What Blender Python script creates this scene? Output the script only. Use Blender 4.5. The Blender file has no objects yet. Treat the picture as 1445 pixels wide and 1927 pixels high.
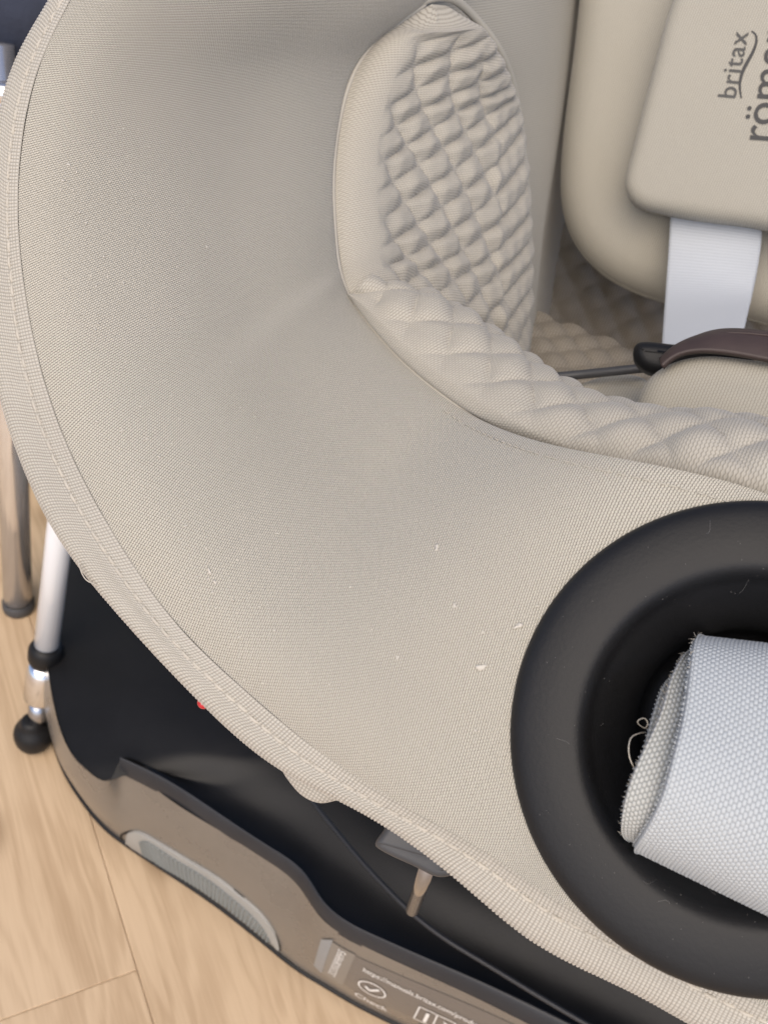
import bpy, bmesh, math, random
import numpy as np
from mathutils import Vector
from mathutils.bvhtree import BVHTree

random.seed(7)
rng = np.random.default_rng(7)
scene = bpy.context.scene
COL = scene.collection
PI = math.pi

# ------------------------------------------------------------------ camera, sky, sun
CAM_H, PITCH, ROLL = 0.62, math.radians(42), math.radians(12)
FPX, W0, H0 = 2000.0, 1445.0, 1927.0
SUN_AZ, SUN_EL = (-0.14, -0.90), math.radians(49)
SKY_STRENGTH, SUN_STRENGTH, EXPOSURE = 0.11, 1.15, 0.97

cam_data = bpy.data.cameras.new("camera")
cam = bpy.data.objects.new("camera", cam_data)
COL.objects.link(cam)
cam.location = (0, 0, CAM_H)
cam.rotation_euler = (math.pi / 2 - PITCH, 0, 0)
cam.rotation_mode = 'QUATERNION'
Fv = np.array([0, math.cos(PITCH), -math.sin(PITCH)])
R0 = np.array([1.0, 0, 0]); U0 = np.array([0, math.sin(PITCH), math.cos(PITCH)])
Rv = R0 * math.cos(ROLL) + U0 * math.sin(ROLL)
Uv = -R0 * math.sin(ROLL) + U0 * math.cos(ROLL)
from mathutils import Matrix
cam.rotation_quaternion = Matrix([[Rv[i], Uv[i], -Fv[i]] for i in range(3)]).to_quaternion()
cam_data.sensor_fit = 'VERTICAL'
cam_data.sensor_height = 36.0
cam_data.lens = 36.0 * FPX / H0
cam_data.clip_start = 0.01
cam_data.clip_end = 200
cam_data.dof.use_dof = True
cam_data.dof.focus_distance = 0.30
cam_data.dof.aperture_fstop = cam_data.lens / 1.5
scene.camera = cam

world = bpy.data.worlds.new("World"); scene.world = world; world.use_nodes = True
_nt = world.node_tree
_sky = _nt.nodes.new('ShaderNodeTexSky'); _sky.sky_type = 'NISHITA'; _sky.sun_disc = False
_sky.sun_elevation = SUN_EL; _sky.dust_density = 1.6; _sky.air_density = 0.55; _sky.ozone_density = 0.4
_sky.sun_rotation = math.atan2(SUN_AZ[0], SUN_AZ[1])
_nt.links.new(_sky.outputs[0], _nt.nodes['Background'].inputs[0])
_nt.nodes['Background'].inputs[1].default_value = SKY_STRENGTH
sun = bpy.data.objects.new("sun", bpy.data.lights.new("sun", 'SUN')); COL.objects.link(sun)
sun.data.energy = SUN_STRENGTH; sun.data.angle = math.radians(65); sun.data.color = (1.0, 0.875, 0.69)
_l = Vector((SUN_AZ[0], SUN_AZ[1], 0)).normalized() * math.cos(SUN_EL) + Vector((0, 0, math.sin(SUN_EL)))
sun.rotation_euler = _l.to_track_quat('Z', 'Y').to_euler()
sun.location = _l * 3
scene.view_settings.view_transform = 'Standard'; scene.view_settings.look = 'None'
scene.view_settings.gamma = 1.0; scene.view_settings.exposure = EXPOSURE
scene.cycles.max_bounces = 8

# ------------------------------------------------------------------ geometry helpers
# All points below are metres relative to the camera's foot point, lifted by CAM_H.
C_OFF = np.array([0, 0, CAM_H])

def ray(u, v):
    return Fv + Rv * ((u - W0 / 2) / FPX) + Uv * ((H0 / 2 - v) / FPX)

def P(u, v, d):
    return ray(u, v) * d

def Z(u, v, z):                       # on the horizontal plane z above the floor
    r = ray(u, v)
    return r * ((z - CAM_H) / r[2])

def PL(u, v, p0, n):                  # on the plane through p0 with normal n
    r = ray(u, v)
    return r * (np.dot(p0, n) / np.dot(r, n))

# the seat's own axes: it is turned 17 degrees, front towards the camera's left
YAW = math.radians(17)
AX = np.array([math.sin(YAW), math.cos(YAW), 0]); LAT = np.array([math.cos(YAW), -math.sin(YAW), 0])
UP = np.array([0, 0, 1.0])
RING_C = P(1418, 1396, 0.245)

def mirror(p):
    return p - LAT * (2 * np.dot(p - RING_C, LAT))

def sym(pts):
    pts = [np.array(p) for p in pts]
    a = pts[-1]
    mid = a - LAT * np.dot(a - RING_C, LAT)
    return pts + [mid] + [mirror(p) for p in reversed(pts)]

def nspline(t, Y, ts):
    t = np.asarray(t, float); Y = np.asarray(Y, float); n = len(t)
    if Y.ndim == 1: Y = Y[:, None]
    if n == 2:
        f = ((ts - t[0]) / (t[1] - t[0]))[:, None]
        return Y[0] * (1 - f) + Y[1] * f
    h = np.diff(t); A = np.eye(n); B = np.zeros_like(Y)
    for i in range(1, n - 1):
        A[i, i - 1] = h[i - 1]; A[i, i] = 2 * (h[i - 1] + h[i]); A[i, i + 1] = h[i]
        B[i] = 6 * ((Y[i + 1] - Y[i]) / h[i] - (Y[i] - Y[i - 1]) / h[i - 1])
    M = np.linalg.solve(A, B)
    k = np.clip(np.searchsorted(t, ts) - 1, 0, n - 2)
    x0 = t[k]; hk = h[k]; a = ((t[k + 1] - ts) / hk)[:, None]; b = ((ts - x0) / hk)[:, None]
    return a * Y[k] + b * Y[k + 1] + ((a ** 3 - a) * M[k] + (b ** 3 - b) * M[k + 1]) * (hk ** 2)[:, None] / 6

def knots(rails):
    r = np.array(rails)
    d = np.linalg.norm(np.diff(r, axis=1), axis=2).mean(0)
    return np.concatenate([[0], np.cumsum(d)])

def loft(rails, nt, nw, wk=None, t_range=None, tc=None):
    r = np.array(rails); k = knots(r)
    a, b = (k[0], k[-1]) if t_range is None else (k[0] + (k[-1] - k[0]) * t_range[0], k[0] + (k[-1] - k[0]) * t_range[1])
    ts = np.linspace(a, b, nt) if tc is None else k[0] + (k[-1] - k[0]) * np.asarray(tc)
    S = np.array([nspline(k, r[i], ts) for i in range(len(r))])        # rails x nt x 3
    nr = len(r)
    if wk is None: wk = np.linspace(0, 1, nr)
    ws = np.linspace(0, 1, nw)
    flat = S.reshape(nr, -1)
    G = nspline(wk, flat, ws).reshape(nw, nt, 3).transpose(1, 0, 2)
    return G, ts, ws

def normals(G, ref=None):
    dt = np.gradient(G, axis=0); dw = np.gradient(G, axis=1)
    n = np.cross(dt, dw); n /= np.linalg.norm(n, axis=2, keepdims=True) + 1e-12
    ref = np.zeros(3) if ref is None else ref
    if np.sum(n * (ref - G)) < 0: n = -n
    return n

def arc_uv(G, mid=None):
    nt, nw, _ = G.shape
    mid = nw // 2 if mid is None else mid
    du = np.linalg.norm(np.diff(G[:, mid], axis=0), axis=1); u = np.concatenate([[0], np.cumsum(du)])
    dv = np.linalg.norm(np.diff(G, axis=1), axis=2); v = np.concatenate([np.zeros((nt, 1)), np.cumsum(dv, axis=1)], axis=1)
    return np.stack([np.repeat(u[:, None], nw, 1), v], axis=2)

def link(name, me, mat, parent=None):
    o = bpy.data.objects.new(name, me)
    if mat is not None: me.materials.append(mat)
    COL.objects.link(o)
    if parent is not None:
        o.parent = parent
        o.matrix_parent_inverse = parent.matrix_world.inverted()
    return o

def mesh_of(name, verts, faces, uvs=None, smooth=True):
    me = bpy.data.meshes.new(name)
    v = np.asarray(verts, float) + C_OFF
    me.from_pydata(v.tolist(), [], faces)
    if uvs is not None:
        uv = np.asarray(uvs, float); lay = me.uv_layers.new(name="UVMap")
        idx = np.empty(len(me.loops), dtype=np.int32); me.loops.foreach_get("vertex_index", idx)
        lay.data.foreach_set("uv", uv[idx].astype(np.float32).ravel())
    if smooth: me.polygons.foreach_set("use_smooth", np.ones(len(me.polygons), dtype=bool))
    me.update()
    return me

def grid_faces(nt, nw, flip=False, close_t=False, close_w=False):
    i = np.arange(nt if close_t else nt - 1)[:, None]; j = np.arange(nw if close_w else nw - 1)[None, :]
    i2 = (i + 1) % nt; j2 = (j + 1) % nw
    a = i * nw + j; b = i2 * nw + j; c = i2 * nw + j2; d = i * nw + j2
    f = np.stack([a, d, c, b] if flip else [a, b, c, d], axis=2).reshape(-1, 4)
    return f.tolist()

def grid_obj(name, G, mat, parent, uv=None, ref=None):
    nt, nw, _ = G.shape
    if uv is None: uv = arc_uv(G)
    n0 = np.cross(np.gradient(G, axis=0), np.gradient(G, axis=1))
    ref = np.zeros(3) if ref is None else ref
    flip = np.sum(n0 * (ref - G)) < 0
    return link(name, mesh_of(name, G.reshape(-1, 3), grid_faces(nt, nw, flip), uv.reshape(-1, 2)), mat, parent)

def tube_data(path, rad, ns=10, caps=True):
    p = np.array(path); n = len(p)
    rad = np.full(n, rad) if np.isscalar(rad) else np.array(rad)
    t = np.gradient(p, axis=0); t /= np.linalg.norm(t, axis=1, keepdims=True) + 1e-12
    a = np.array([0, 0, 1.0]) if abs(t[0][2]) < .9 else np.array([1.0, 0, 0])
    V = []
    x = np.cross(t[0], a); x /= np.linalg.norm(x)
    for i in range(n):
        x = x - t[i] * np.dot(x, t[i]); x /= np.linalg.norm(x); y = np.cross(t[i], x)
        for k in range(ns):
            q = 2 * PI * k / ns
            V.append(p[i] + rad[i] * (x * math.cos(q) + y * math.sin(q)))
    F = grid_faces(n, ns, False, False, True)
    if caps:
        F.append(list(range(ns))); F.append(list(range((n - 1) * ns, n * ns))[::-1])
    return V, F

def tube(name, path, rad, mat, parent=None, ns=12):
    V, F = tube_data(path, rad, ns)
    return link(name, mesh_of(name, V, F), mat, parent)

def curve_pts(pts, n):
    p = np.array(pts); k = np.concatenate([[0], np.cumsum(np.linalg.norm(np.diff(p, axis=0), axis=1))])
    return nspline(k, p, np.linspace(0, k[-1], n))

def lathe(name, c, axis, profile, mat, parent=None, ns=96, rx=1.0):
    axis = np.array(axis, float); axis /= np.linalg.norm(axis)
    a = np.array([0, 0, 1.0]) if abs(axis[2]) < .9 else np.array([1.0, 0, 0])
    x = np.cross(a, axis); x /= np.linalg.norm(x); y = np.cross(axis, x)
    V = [c + (x * rx * math.cos(2 * PI * k / ns) + y * math.sin(2 * PI * k / ns)) * r + axis * h for r, h in profile for k in range(ns)]
    return link(name, mesh_of(name, V, grid_faces(len(profile), ns, True, False, True)), mat, parent)

def smooth_profile(pts, n):
    return [tuple(q) for q in curve_pts([(a, b) for a, b in pts], n)]

def slab(name, outline, n, thick, rnd, mat, parent=None, dome=0.0, nb=200, inner=10, smooth_outline=True):
    """A padded slab: outline (points on a plane with outward normal n), rounded rim and a slightly domed face."""
    n = np.array(n); o = np.array(outline)
    if smooth_outline:
        p = np.vstack([o, o[:1]])
        k = np.concatenate([[0], np.cumsum(np.linalg.norm(np.diff(p, axis=0), axis=1))])
        ext = 3
        kk = np.concatenate([k[-1 - ext:-1] - k[-1], k, k[1:1 + ext] + k[-1]])
        pp = np.vstack([p[-1 - ext:-1], p, p[1:1 + ext]])
        o = nspline(kk, pp, np.linspace(0, k[-1], nb, endpoint=False))
    nb = len(o); c = o.mean(0)
    tang = np.roll(o, -1, 0) - np.roll(o, 1, 0); inw = np.cross(n, tang); inw /= np.linalg.norm(inw, axis=1, keepdims=True)
    if np.sum(inw * (c - o)) < 0: inw = -inw
    rings = [o - n * thick, o - n * thick * .6]
    for q in np.linspace(0, PI / 2, 7):
        rings.append(o + inw * rnd * (1 - math.cos(q)) + n * (rnd * math.sin(q) - rnd))
    base = rings[-1]
    for s in np.linspace(1, 0, inner + 1)[1:]:
        rings.append(c + (base - c) * max(s, .01) + n * dome * (1 - s ** 2))
    V = np.array(rings).reshape(-1, 3)
    F = grid_faces(len(rings), nb, False, False, True)
    F.append(list(range(nb))[::-1]); F.append(list(range((len(rings) - 1) * nb, len(rings) * nb)))
    ex = np.cross(n, AX); ex /= np.linalg.norm(ex); ey = np.cross(n, ex)
    uv = np.stack([V @ ex, V @ ey], 1)
    me = mesh_of(name, V, F, uv)
    bm = bmesh.new(); bm.from_mesh(me); bmesh.ops.recalc_face_normals(bm, faces=bm.faces); bm.to_mesh(me); bm.free()
    return link(name, me, mat, parent)

def empty(name, loc, label=None, cat=None, group=None):
    o = bpy.data.objects.new(name, None); COL.objects.link(o)
    o.location = np.asarray(loc) + C_OFF; o.empty_display_size = .05
    if label: o["label"] = label
    if cat: o["category"] = cat
    if group: o["group"] = group
    bpy.context.view_layer.update()
    return o

# ------------------------------------------------------------------ materials
def new_mat(name):
    m = bpy.data.materials.new(name); m.use_nodes = True
    nt = m.node_tree; b = nt.nodes['Principled BSDF']
    return m, nt, b

class NG:
    def __init__(s, nt): s.nt = nt
    def node(s, t, **kw):
        n = s.nt.nodes.new(t)
        for k, v in kw.items(): setattr(n, k, v)
        return n
    def put(s, sock, v):
        if hasattr(v, 'node'): s.nt.links.new(v, sock)
        else: sock.default_value = v
    def m(s, op, a, b=0.0, c=None, clamp=False):
        n = s.node('ShaderNodeMath', operation=op, use_clamp=clamp)
        s.put(n.inputs[0], a); s.put(n.inputs[1], b)
        if c is not None: s.put(n.inputs[2], c)
        return n.outputs[0]
    def mix(s, f, a, b, blend='MIX'):
        n = s.node('ShaderNodeMix', data_type='RGBA', blend_type=blend)
        s.put(n.inputs[0], f); s.put(n.inputs[6], a); s.put(n.inputs[7], b)
        return n.outputs[2]
    def rampf(s, x, lo, hi):
        n = s.node('ShaderNodeMapRange', interpolation_type='SMOOTHSTEP')
        s.put(n.inputs[0], x); n.inputs[1].default_value = lo; n.inputs[2].default_value = hi
        return n.outputs[0]
    def noise(s, vec, scale, detail=3.0, rough=.5, dist=0.0):
        n = s.node('ShaderNodeTexNoise')
        if vec is not None: s.put(n.inputs['Vector'], vec)
        n.inputs['Scale'].default_value = scale; n.inputs['Detail'].default_value = detail
        n.inputs['Roughness'].default_value = rough; n.inputs['Distortion'].default_value = dist
        return n.outputs['Fac']
    def uv(s):
        n = s.node('ShaderNodeUVMap'); x = s.node('ShaderNodeSeparateXYZ')
        s.nt.links.new(n.outputs[0], x.inputs[0]); return n.outputs[0], x.outputs[0], x.outputs[1]
    def obj(s): return s.node('ShaderNodeTexCoord').outputs['Object']
    def bump(s, h, dist, strength=1.0, prev=None):
        n = s.node('ShaderNodeBump'); s.put(n.inputs['Height'], h)
        n.inputs['Distance'].default_value = dist; n.inputs['Strength'].default_value = strength
        if prev is not None: s.put(n.inputs['Normal'], prev)
        return n.outputs[0]

def rgb(r, g, b): return (r, g, b, 1.0)

def knit(name, hi, lo, pu, pv, depth=.00022, contrast=1.0, sheen=.25):
    """Jersey knit: ribs across, staggered loop holes; pu, pv = stitch pitch in metres."""
    m, nt, b = new_mat(name); g = NG(nt)
    vec, u, v = g.uv()
    n1 = g.noise(vec, 220, 2); n2 = g.noise(vec, 45, 3); n3 = g.noise(g.obj(), 9, 3); n4 = g.noise(vec, 1400, 2)
    uu = g.m('ADD', g.m('MULTIPLY', u, 2 * PI / pu), g.m('MULTIPLY', g.m('SUBTRACT', n1, .5), 1.6))
    vv = g.m('ADD', g.m('MULTIPLY', v, 2 * PI / pv), g.m('MULTIPLY', g.m('SUBTRACT', n2, .5), 3.0))
    cu = g.m('COSINE', uu)
    par = g.m('MODULO', g.m('FLOOR', g.m('ADD', g.m('DIVIDE', uu, 2 * PI), 1000.5)), 2.0)
    half = g.m('COSINE', g.m('ADD', vv, g.m('MULTIPLY', par, PI)))
    h = g.m('ADD', g.m('ADD', g.m('MULTIPLY', cu, .29), g.m('MULTIPLY', half, .22)), .5)
    h = g.m('ADD', h, g.m('MULTIPLY', g.m('SUBTRACT', n4, .5), .35))
    f = g.rampf(h, .12, .62)
    f = g.m('ADD', g.m('MULTIPLY', f, contrast), 1 - contrast, clamp=True)
    c = g.mix(f, rgb(*lo), rgb(*hi))
    tone = g.m('ADD', .93, g.m('MULTIPLY', n3, .14))
    c = g.mix(1.0, c, g.node('ShaderNodeCombineColor').outputs[0], 'MULTIPLY')
    cc = nt.nodes[-1]
    comb = [n for n in nt.nodes if n.type == 'COMBINE_COLOR'][-1]
    for i in range(3): g.put(comb.inputs[i], tone)
    nt.links.new(c, b.inputs['Base Color'])
    b.inputs['Roughness'].default_value = .9
    b.inputs['Specular IOR Level'].default_value = .15
    b.inputs['Sheen Weight'].default_value = sheen; b.inputs['Sheen Roughness'].default_value = .45
    nt.links.new(g.bump(h, depth), b.inputs['Normal'])
    return m

def plain(name, col, rough=.5, metal=0.0, spec=.5, grain=0.0, gscale=600, var=0.0, coat=0.0):
    m, nt, b = new_mat(name); g = NG(nt)
    if var:
        n = g.noise(g.obj(), 30, 4, .6)
        k = g.rampf(n, .3, .7)
        lo = [c * (1 - var) for c in col]; hi = [min(1, c * (1 + var)) for c in col]
        nt.links.new(g.mix(k, rgb(*lo), rgb(*hi)), b.inputs['Base Color'])
        nt.links.new(g.m('ADD', rough - .06, g.m('MULTIPLY', n, .12)), b.inputs['Roughness'])
    else:
        b.inputs['Base Color'].default_value = rgb(*col); b.inputs['Roughness'].default_value = rough
    b.inputs['Metallic'].default_value = metal; b.inputs['Specular IOR Level'].default_value = spec
    b.inputs['Coat Weight'].default_value = coat
    if grain:
        nt.links.new(g.bump(g.noise(g.obj(), gscale, 3, .6), grain), b.inputs['Normal'])
    return m

def yarn(name, col, lo, pu, pv, stag=.5, sheen=.2, rough=.75, sharp=(.25, .75)):
    """Woven yarn whose threads are modelled: the shade in the gaps between threads is painted as a darker colour."""
    m, nt, b = new_mat(name); g = NG(nt)
    vec, u, v = g.uv()
    n = g.noise(vec, 700, 2); n2 = g.noise(g.obj(), 25, 3)
    cv = g.m('DIVIDE', v, pv)
    cu = g.m('ADD', g.m('DIVIDE', u, pu), g.m('MULTIPLY', g.m('MODULO', g.m('ADD', g.m('FLOOR', cv), 1000.0), 2.0), stag))
    a = g.m('MULTIPLY', g.m('ABSOLUTE', g.m('SINE', g.m('MULTIPLY', cu, PI))), g.m('POWER', g.m('ABSOLUTE', g.m('SINE', g.m('MULTIPLY', cv, PI))), .6))
    f = g.m('ADD', a, g.m('ADD', g.m('MULTIPLY', g.m('SUBTRACT', n, .5), .25), g.m('MULTIPLY', g.m('SUBTRACT', n2, .5), .35)))
    nt.links.new(g.mix(g.rampf(f, *sharp), rgb(*lo), rgb(*col)), b.inputs['Base Color'])  # lo in the gaps stands in for shade between threads
    b.inputs['Roughness'].default_value = rough; b.inputs['Specular IOR Level'].default_value = .25
    b.inputs['Sheen Weight'].default_value = sheen
    nt.links.new(g.bump(a, .00010), b.inputs['Normal'])
    return m

HI, LO = (.545, .512, .437), (.20, .185, .152)
M_KNIT = knit("beige_knit", HI, LO, .00062, .00086, sheen=.3)
M_QUILT = knit("beige_quilt", (.475, .443, .380), (.27, .247, .205), .00085, .0010, depth=.00012, contrast=.8)
M_MESH_SHADE = knit("shade_darkened_mesh", (.37, .335, .285), (.19, .168, .14), .0015, .0018, depth=.0002, contrast=.8, sheen=.1)  # darker than the quilt beige: shade inside the seat put into the colour
M_LINT = plain("pale_lint", (.585, .548, .485), .9)
M_SMOOTH = knit("beige_pad_fabric", (.435, .410, .350), (.30, .28, .235), .0010, .0011, depth=.0001, contrast=.9, sheen=.2)
M_BAND = yarn("beige_binding", (.515, .485, .425), (.35, .325, .28), .00098, .00080, stag=0.0)
M_STITCH = plain("beige_thread", (.52, .48, .41), .8, var=.08)
M_STRAP = yarn("grey_webbing", (.50, .53, .545), (.33, .355, .375), .00135, .00086, sheen=.05, rough=.42, sharp=(.05, .6))
M_STRAP2 = yarn("worn_webbing_edge", (.52, .53, .51), (.30, .31, .30), .0014, .00085, rough=.8)
M_WHITE = knit("white_webbing", (.50, .53, .57), (.43, .46, .50), .0014, .0007, depth=.00012, contrast=.8, sheen=.1)
M_RING = plain("satin_black_plastic", (.0105, .0105, .0114), .48, spec=.3, grain=.00006, gscale=900, var=.12)
M_BLACK = plain("matt_black_plastic", (.0075, .0075, .0083), .50, spec=.34, grain=.00008, gscale=700, var=.15)
M_LIP = plain("dark_grey_plastic", (.024, .025, .029), .45, spec=.4, grain=.00006, gscale=700, var=.1)
M_TAUPE = plain("taupe_lacquer", (.215, .192, .164), .28, metal=.3, spec=.5, var=.05)
M_VENT = plain("light_grey_plastic", (.30, .29, .265), .5, var=.05)
M_VENT_D = plain("grey_grille_plastic", (.17, .177, .166), .6, var=.08)
M_CHROME = plain("chrome", (.80, .80, .82), .12, metal=1.0)
M_LEG = plain("polished_leg_steel", (.84, .83, .84), .16, metal=.85)
M_STEEL = plain("brushed_steel", (.42, .43, .46), .2, metal=1.0)
M_INK = plain("dark_print", (.035, .034, .034), .6)
M_INK2 = plain("grey_print", (.06, .058, .055), .6)
M_PRINT = plain("pale_print", (.78, .76, .72), .5)
M_LABEL = plain("label_film", (.15, .132, .115), .3, spec=.5)
M_LABEL2 = plain("label_code_film", (.21, .19, .165), .3, spec=.5)
M_LABEL3 = plain("clear_label_edge", (.24, .25, .255), .25, spec=.6)
M_BROWN = plain("brown_leather", (.050, .033, .030), .55, grain=.0001, gscale=500, var=.2)
M_RED = plain("red_plastic", (.55, .02, .03), .35)
M_BRACKET = plain("grey_bracket_plastic", (.055, .056, .060), .5, grain=.00005, gscale=700, var=.1)
M_NAVY = plain("navy_upholstery", (.028, .036, .062), .8, grain=.0004, gscale=300, var=.2)
M_PALE = plain("pale_blue_plastic", (.42, .53, .60), .4, var=.04)
M_POLE = plain("white_lacquered_steel", (.78, .80, .83), .2, spec=.6, coat=.3)

def wood():
    m, nt, b = new_mat("light_oak"); g = NG(nt)
    tc = g.obj(); oi = g.node('ShaderNodeObjectInfo')
    off = g.node('ShaderNodeVectorMath', operation='SCALE'); 
    cmb = g.node('ShaderNodeCombineXYZ'); 
    for i in range(3): g.put(cmb.inputs[i], oi.outputs['Random'])
    g.put(off.inputs[0], cmb.outputs[0]); off.inputs[3].default_value = 37.0
    add = g.node('ShaderNodeVectorMath', operation='ADD'); g.put(add.inputs[0], tc); g.put(add.inputs[1], off.outputs[0])
    mp = g.node('ShaderNodeMapping'); g.put(mp.inputs[0], add.outputs[0]); mp.inputs['Scale'].default_value = (1.0, 7.0, 1.0)   # plank runs along its x
    warp = g.noise(mp.outputs[0], 3.2, 3, .55, .6)
    rings = g.m('SINE', g.m('MULTIPLY', warp, 62.0))
    rings = g.m('ADD', g.m('MULTIPLY', rings, .5), .5)
    mp2 = g.node('ShaderNodeMapping'); g.put(mp2.inputs[0], add.outputs[0]); mp2.inputs['Scale'].default_value = (1.0, 26.0, 1.0)
    fine = g.noise(mp2.outputs[0], 30, 4, .65)
    mp3 = g.node('ShaderNodeMapping'); g.put(mp3.inputs[0], add.outputs[0]); mp3.inputs['Scale'].default_value = (1.0, 2.2, 1.0)
    big = g.noise(mp3.outputs[0], 9, 3, .5)
    kn = g.node('ShaderNodeTexVoronoi'); g.put(kn.inputs['Vector'], mp3.outputs[0]); kn.inputs['Scale'].default_value = 8.0
    knot = g.rampf(kn.outputs['Distance'], .22, .03)
    f = g.m('ADD', g.m('MULTIPLY', rings, .17), g.m('ADD', g.m('MULTIPLY', fine, .40), g.m('MULTIPLY', big, .70)))
    c = g.mix(g.rampf(f, .28, .85), rgb(.50, .350, .215), rgb(.70, .525, .345))
    c = g.mix(g.m('MULTIPLY', knot, .6), c, rgb(.24, .145, .075))
    nt.links.new(c, b.inputs['Base Color'])
    nt.links.new(g.m('ADD', .34, g.m('MULTIPLY', fine, .2)), b.inputs['Roughness'])
    b.inputs['Specular IOR Level'].default_value = .4
    nt.links.new(g.bump(fine, .0001), b.inputs['Normal'])
    return m
M_WOOD = wood()
M_GAP = plain("floor_joint", (.36, .25, .16), .8)

# ------------------------------------------------------------------ floor: light oak planks
p_a, p_b = Z(160, 1500, 0), Z(290, 1927, 0)
px = (p_b - p_a); px[2] = 0; px /= np.linalg.norm(px)
py = np.array([-px[1], px[0], 0])
ang = math.atan2(px[1], px[0])
base_me = bpy.data.meshes.new("floor")
base_me.from_pydata([(-30, -30, -.004), (30, -30, -.004), (30, 30, -.004), (-30, 30, -.004)], [], [(0, 1, 2, 3)])
floor = link("floor", base_me, M_GAP); floor["kind"] = "structure"
PW, PLN = .178, 1.28
def plank_mesh():
    bm = bmesh.new()
    bmesh.ops.create_cube(bm, size=1.0)
    for v in bm.verts:
        v.co.x *= PLN - .0003; v.co.y *= PW - .0003; v.co.z = v.co.z * .006 - .003
    bmesh.ops.bevel(bm, geom=[e for e in bm.edges if all(v.co.z > -.001 for v in e.verts)], offset=.0005, segments=1, affect='EDGES')
    me = bpy.data.meshes.new("plank"); bm.to_mesh(me); bm.free(); me.materials.append(M_WOOD); return me
pm = plank_mesh()
# the seam seen in the photo is the edge between rows 0 and -1; a plank end shows left of it
cut = np.dot(Z(255, 1826, 0) - p_a, px)
def add_plank(ix, iy, shift):
    o = bpy.data.objects.new("plank", pm); COL.objects.link(o)
    c = p_a + py * (iy + .5) * PW + px * (ix * PLN + shift + PLN / 2)
    o.location = (c[0], c[1], 0); o.rotation_euler = (0, 0, ang); o.parent = floor
side = 1 if np.dot(Z(60, 1700, 0) - p_a, py) > 0 else -1
for iy in range(-9, 10):
    row_left = (iy >= 0) if side > 0 else (iy < 0)
    sh = cut if (iy == (0 if side > 0 else -1)) else cut + ((iy * 0.37 + .52) % 1) * PLN
    for ix in range(-3, 3): add_plank(ix, iy, sh)

# ------------------------------------------------------------------ the child car seat
seat_centre = RING_C + AX * .15
base_centre = RING_C + AX * .27
seat = empty("child_car_seat", (seat_centre[0], seat_centre[1], -CAM_H),
             "beige knit child car seat with quilted padding on a black and taupe base", "car seat")

# seam between main cover and edge binding (A), silhouette of the binding (B), inner seam (I)
A_px = [(330, -420, .318), (134, 0, .300), (71, 139, .299), (36, 360, .299), (45, 520, .299), (75, 680, .297), (130, 842, .293),
        (187, 956, .288), (311, 1146, .281), (450, 1288, .274), (580, 1397, .268), (732, 1494, .262), (940, 1610, .255), (1045, 1680, .252)]
B_px = [(305, -425, .326), (120, 0, .307), (40, 139, .306), (0, 360, .306), (-4, 540, .306), (0, 695, .304), (45, 860, .300),
        (100, 980, .295), (220, 1142, .288), (386, 1320, .282), (528, 1440, .276), (690, 1526, .270), (885, 1668, .263), (1000, 1762, .260)]
I_px = [(1000, -300, .430), (800, 5, .386), (690, 95, .377), (640, 220, .368), (627, 330, .362), (630, 430, .357), (640, 510, .352),
        (657, 555, .347), (695, 612, .338), (758, 682, .327), (850, 757, .313), (990, 837, .295), (1200, 893, .276), (1390, 930, .261)]
A = sym([P(*q) for q in A_px]); B = sym([P(*q) for q in B_px]); I = sym([P(*q) for q in I_px])
A, B, I = np.array(A), np.array(B), np.array(I)

# main cover: convex bolster between the two seams
G, ts, ws = loft([A, I], 760, 150)
N = normals(G)
w = ws[None, :]; T = np.linspace(0, 1, 760)[:, None]
bulge = .0115 * (1 - np.exp(-w / .075)) * (1 - w) ** .55 + .004 * np.sin(PI * np.clip(w, 0, 1)) \
      - .0015 * (1 - np.exp(-w / .075)) * np.exp(-((w - .62) / .2) ** 2)
Kn = knots([A, I]); tk6, tk7 = Kn[6] / Kn[-1], Kn[7] / Kn[-1]
cr = .5 * (tk6 + tk7) + .012 * (1 - w)
bulge = bulge + .0009 * np.exp(-((T - cr) / .008) ** 2) * np.clip((w - .35) / .3, 0, 1) * np.clip((1.0 - w) / .08, 0, 1)
bulge = bulge - .0004 * np.exp(-((T - cr + .012) / .008) ** 2) * np.clip((w - .3) / .3, 0, 1) * np.clip((1.0 - w) / .08, 0, 1)
for k in range(14):
    t0, w0 = rng.random(), rng.random(); s1, s2 = .03 + .05 * rng.random(), .12 + .2 * rng.random()
    bulge = bulge + (rng.random() - .5) * .0011 * np.exp(-((T - t0) / s1) ** 2 - ((w - w0) / s2) ** 2) * np.clip(w / .1, 0, 1) * np.clip((1 - w) / .1, 0, 1)
Gc = G + N * bulge[:, :, None]
uv_cover = arc_uv(Gc, 55)
RN = -AX * math.cos(math.radians(45)) + UP * math.sin(math.radians(45))
RP = RING_C + RN * .004
rel = Gc - RP; hh = rel @ RN; rr = np.linalg.norm(rel - hh[..., None] * RN, axis=2)
near = np.clip((.118 - rr) / .063, 0, 1); near = near * near * (3 - 2 * near)
hn = hh * (1 - near) + (-.0006) * near
deep = np.clip((.0535 - rr) / .004, 0, 1)
hn = hn * (1 - deep) + np.minimum(hn, -.032) * deep
Gc = Gc + RN * (hn - hh)[..., None] * (rr < .12)[..., None]
cover = grid_obj("seat_cover", Gc, M_KNIT, seat, uv_cover)
cover_bvh = BVHTree.FromPolygons([Vector(v) for v in Gc.reshape(-1, 3)], grid_faces(760, 150))

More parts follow.
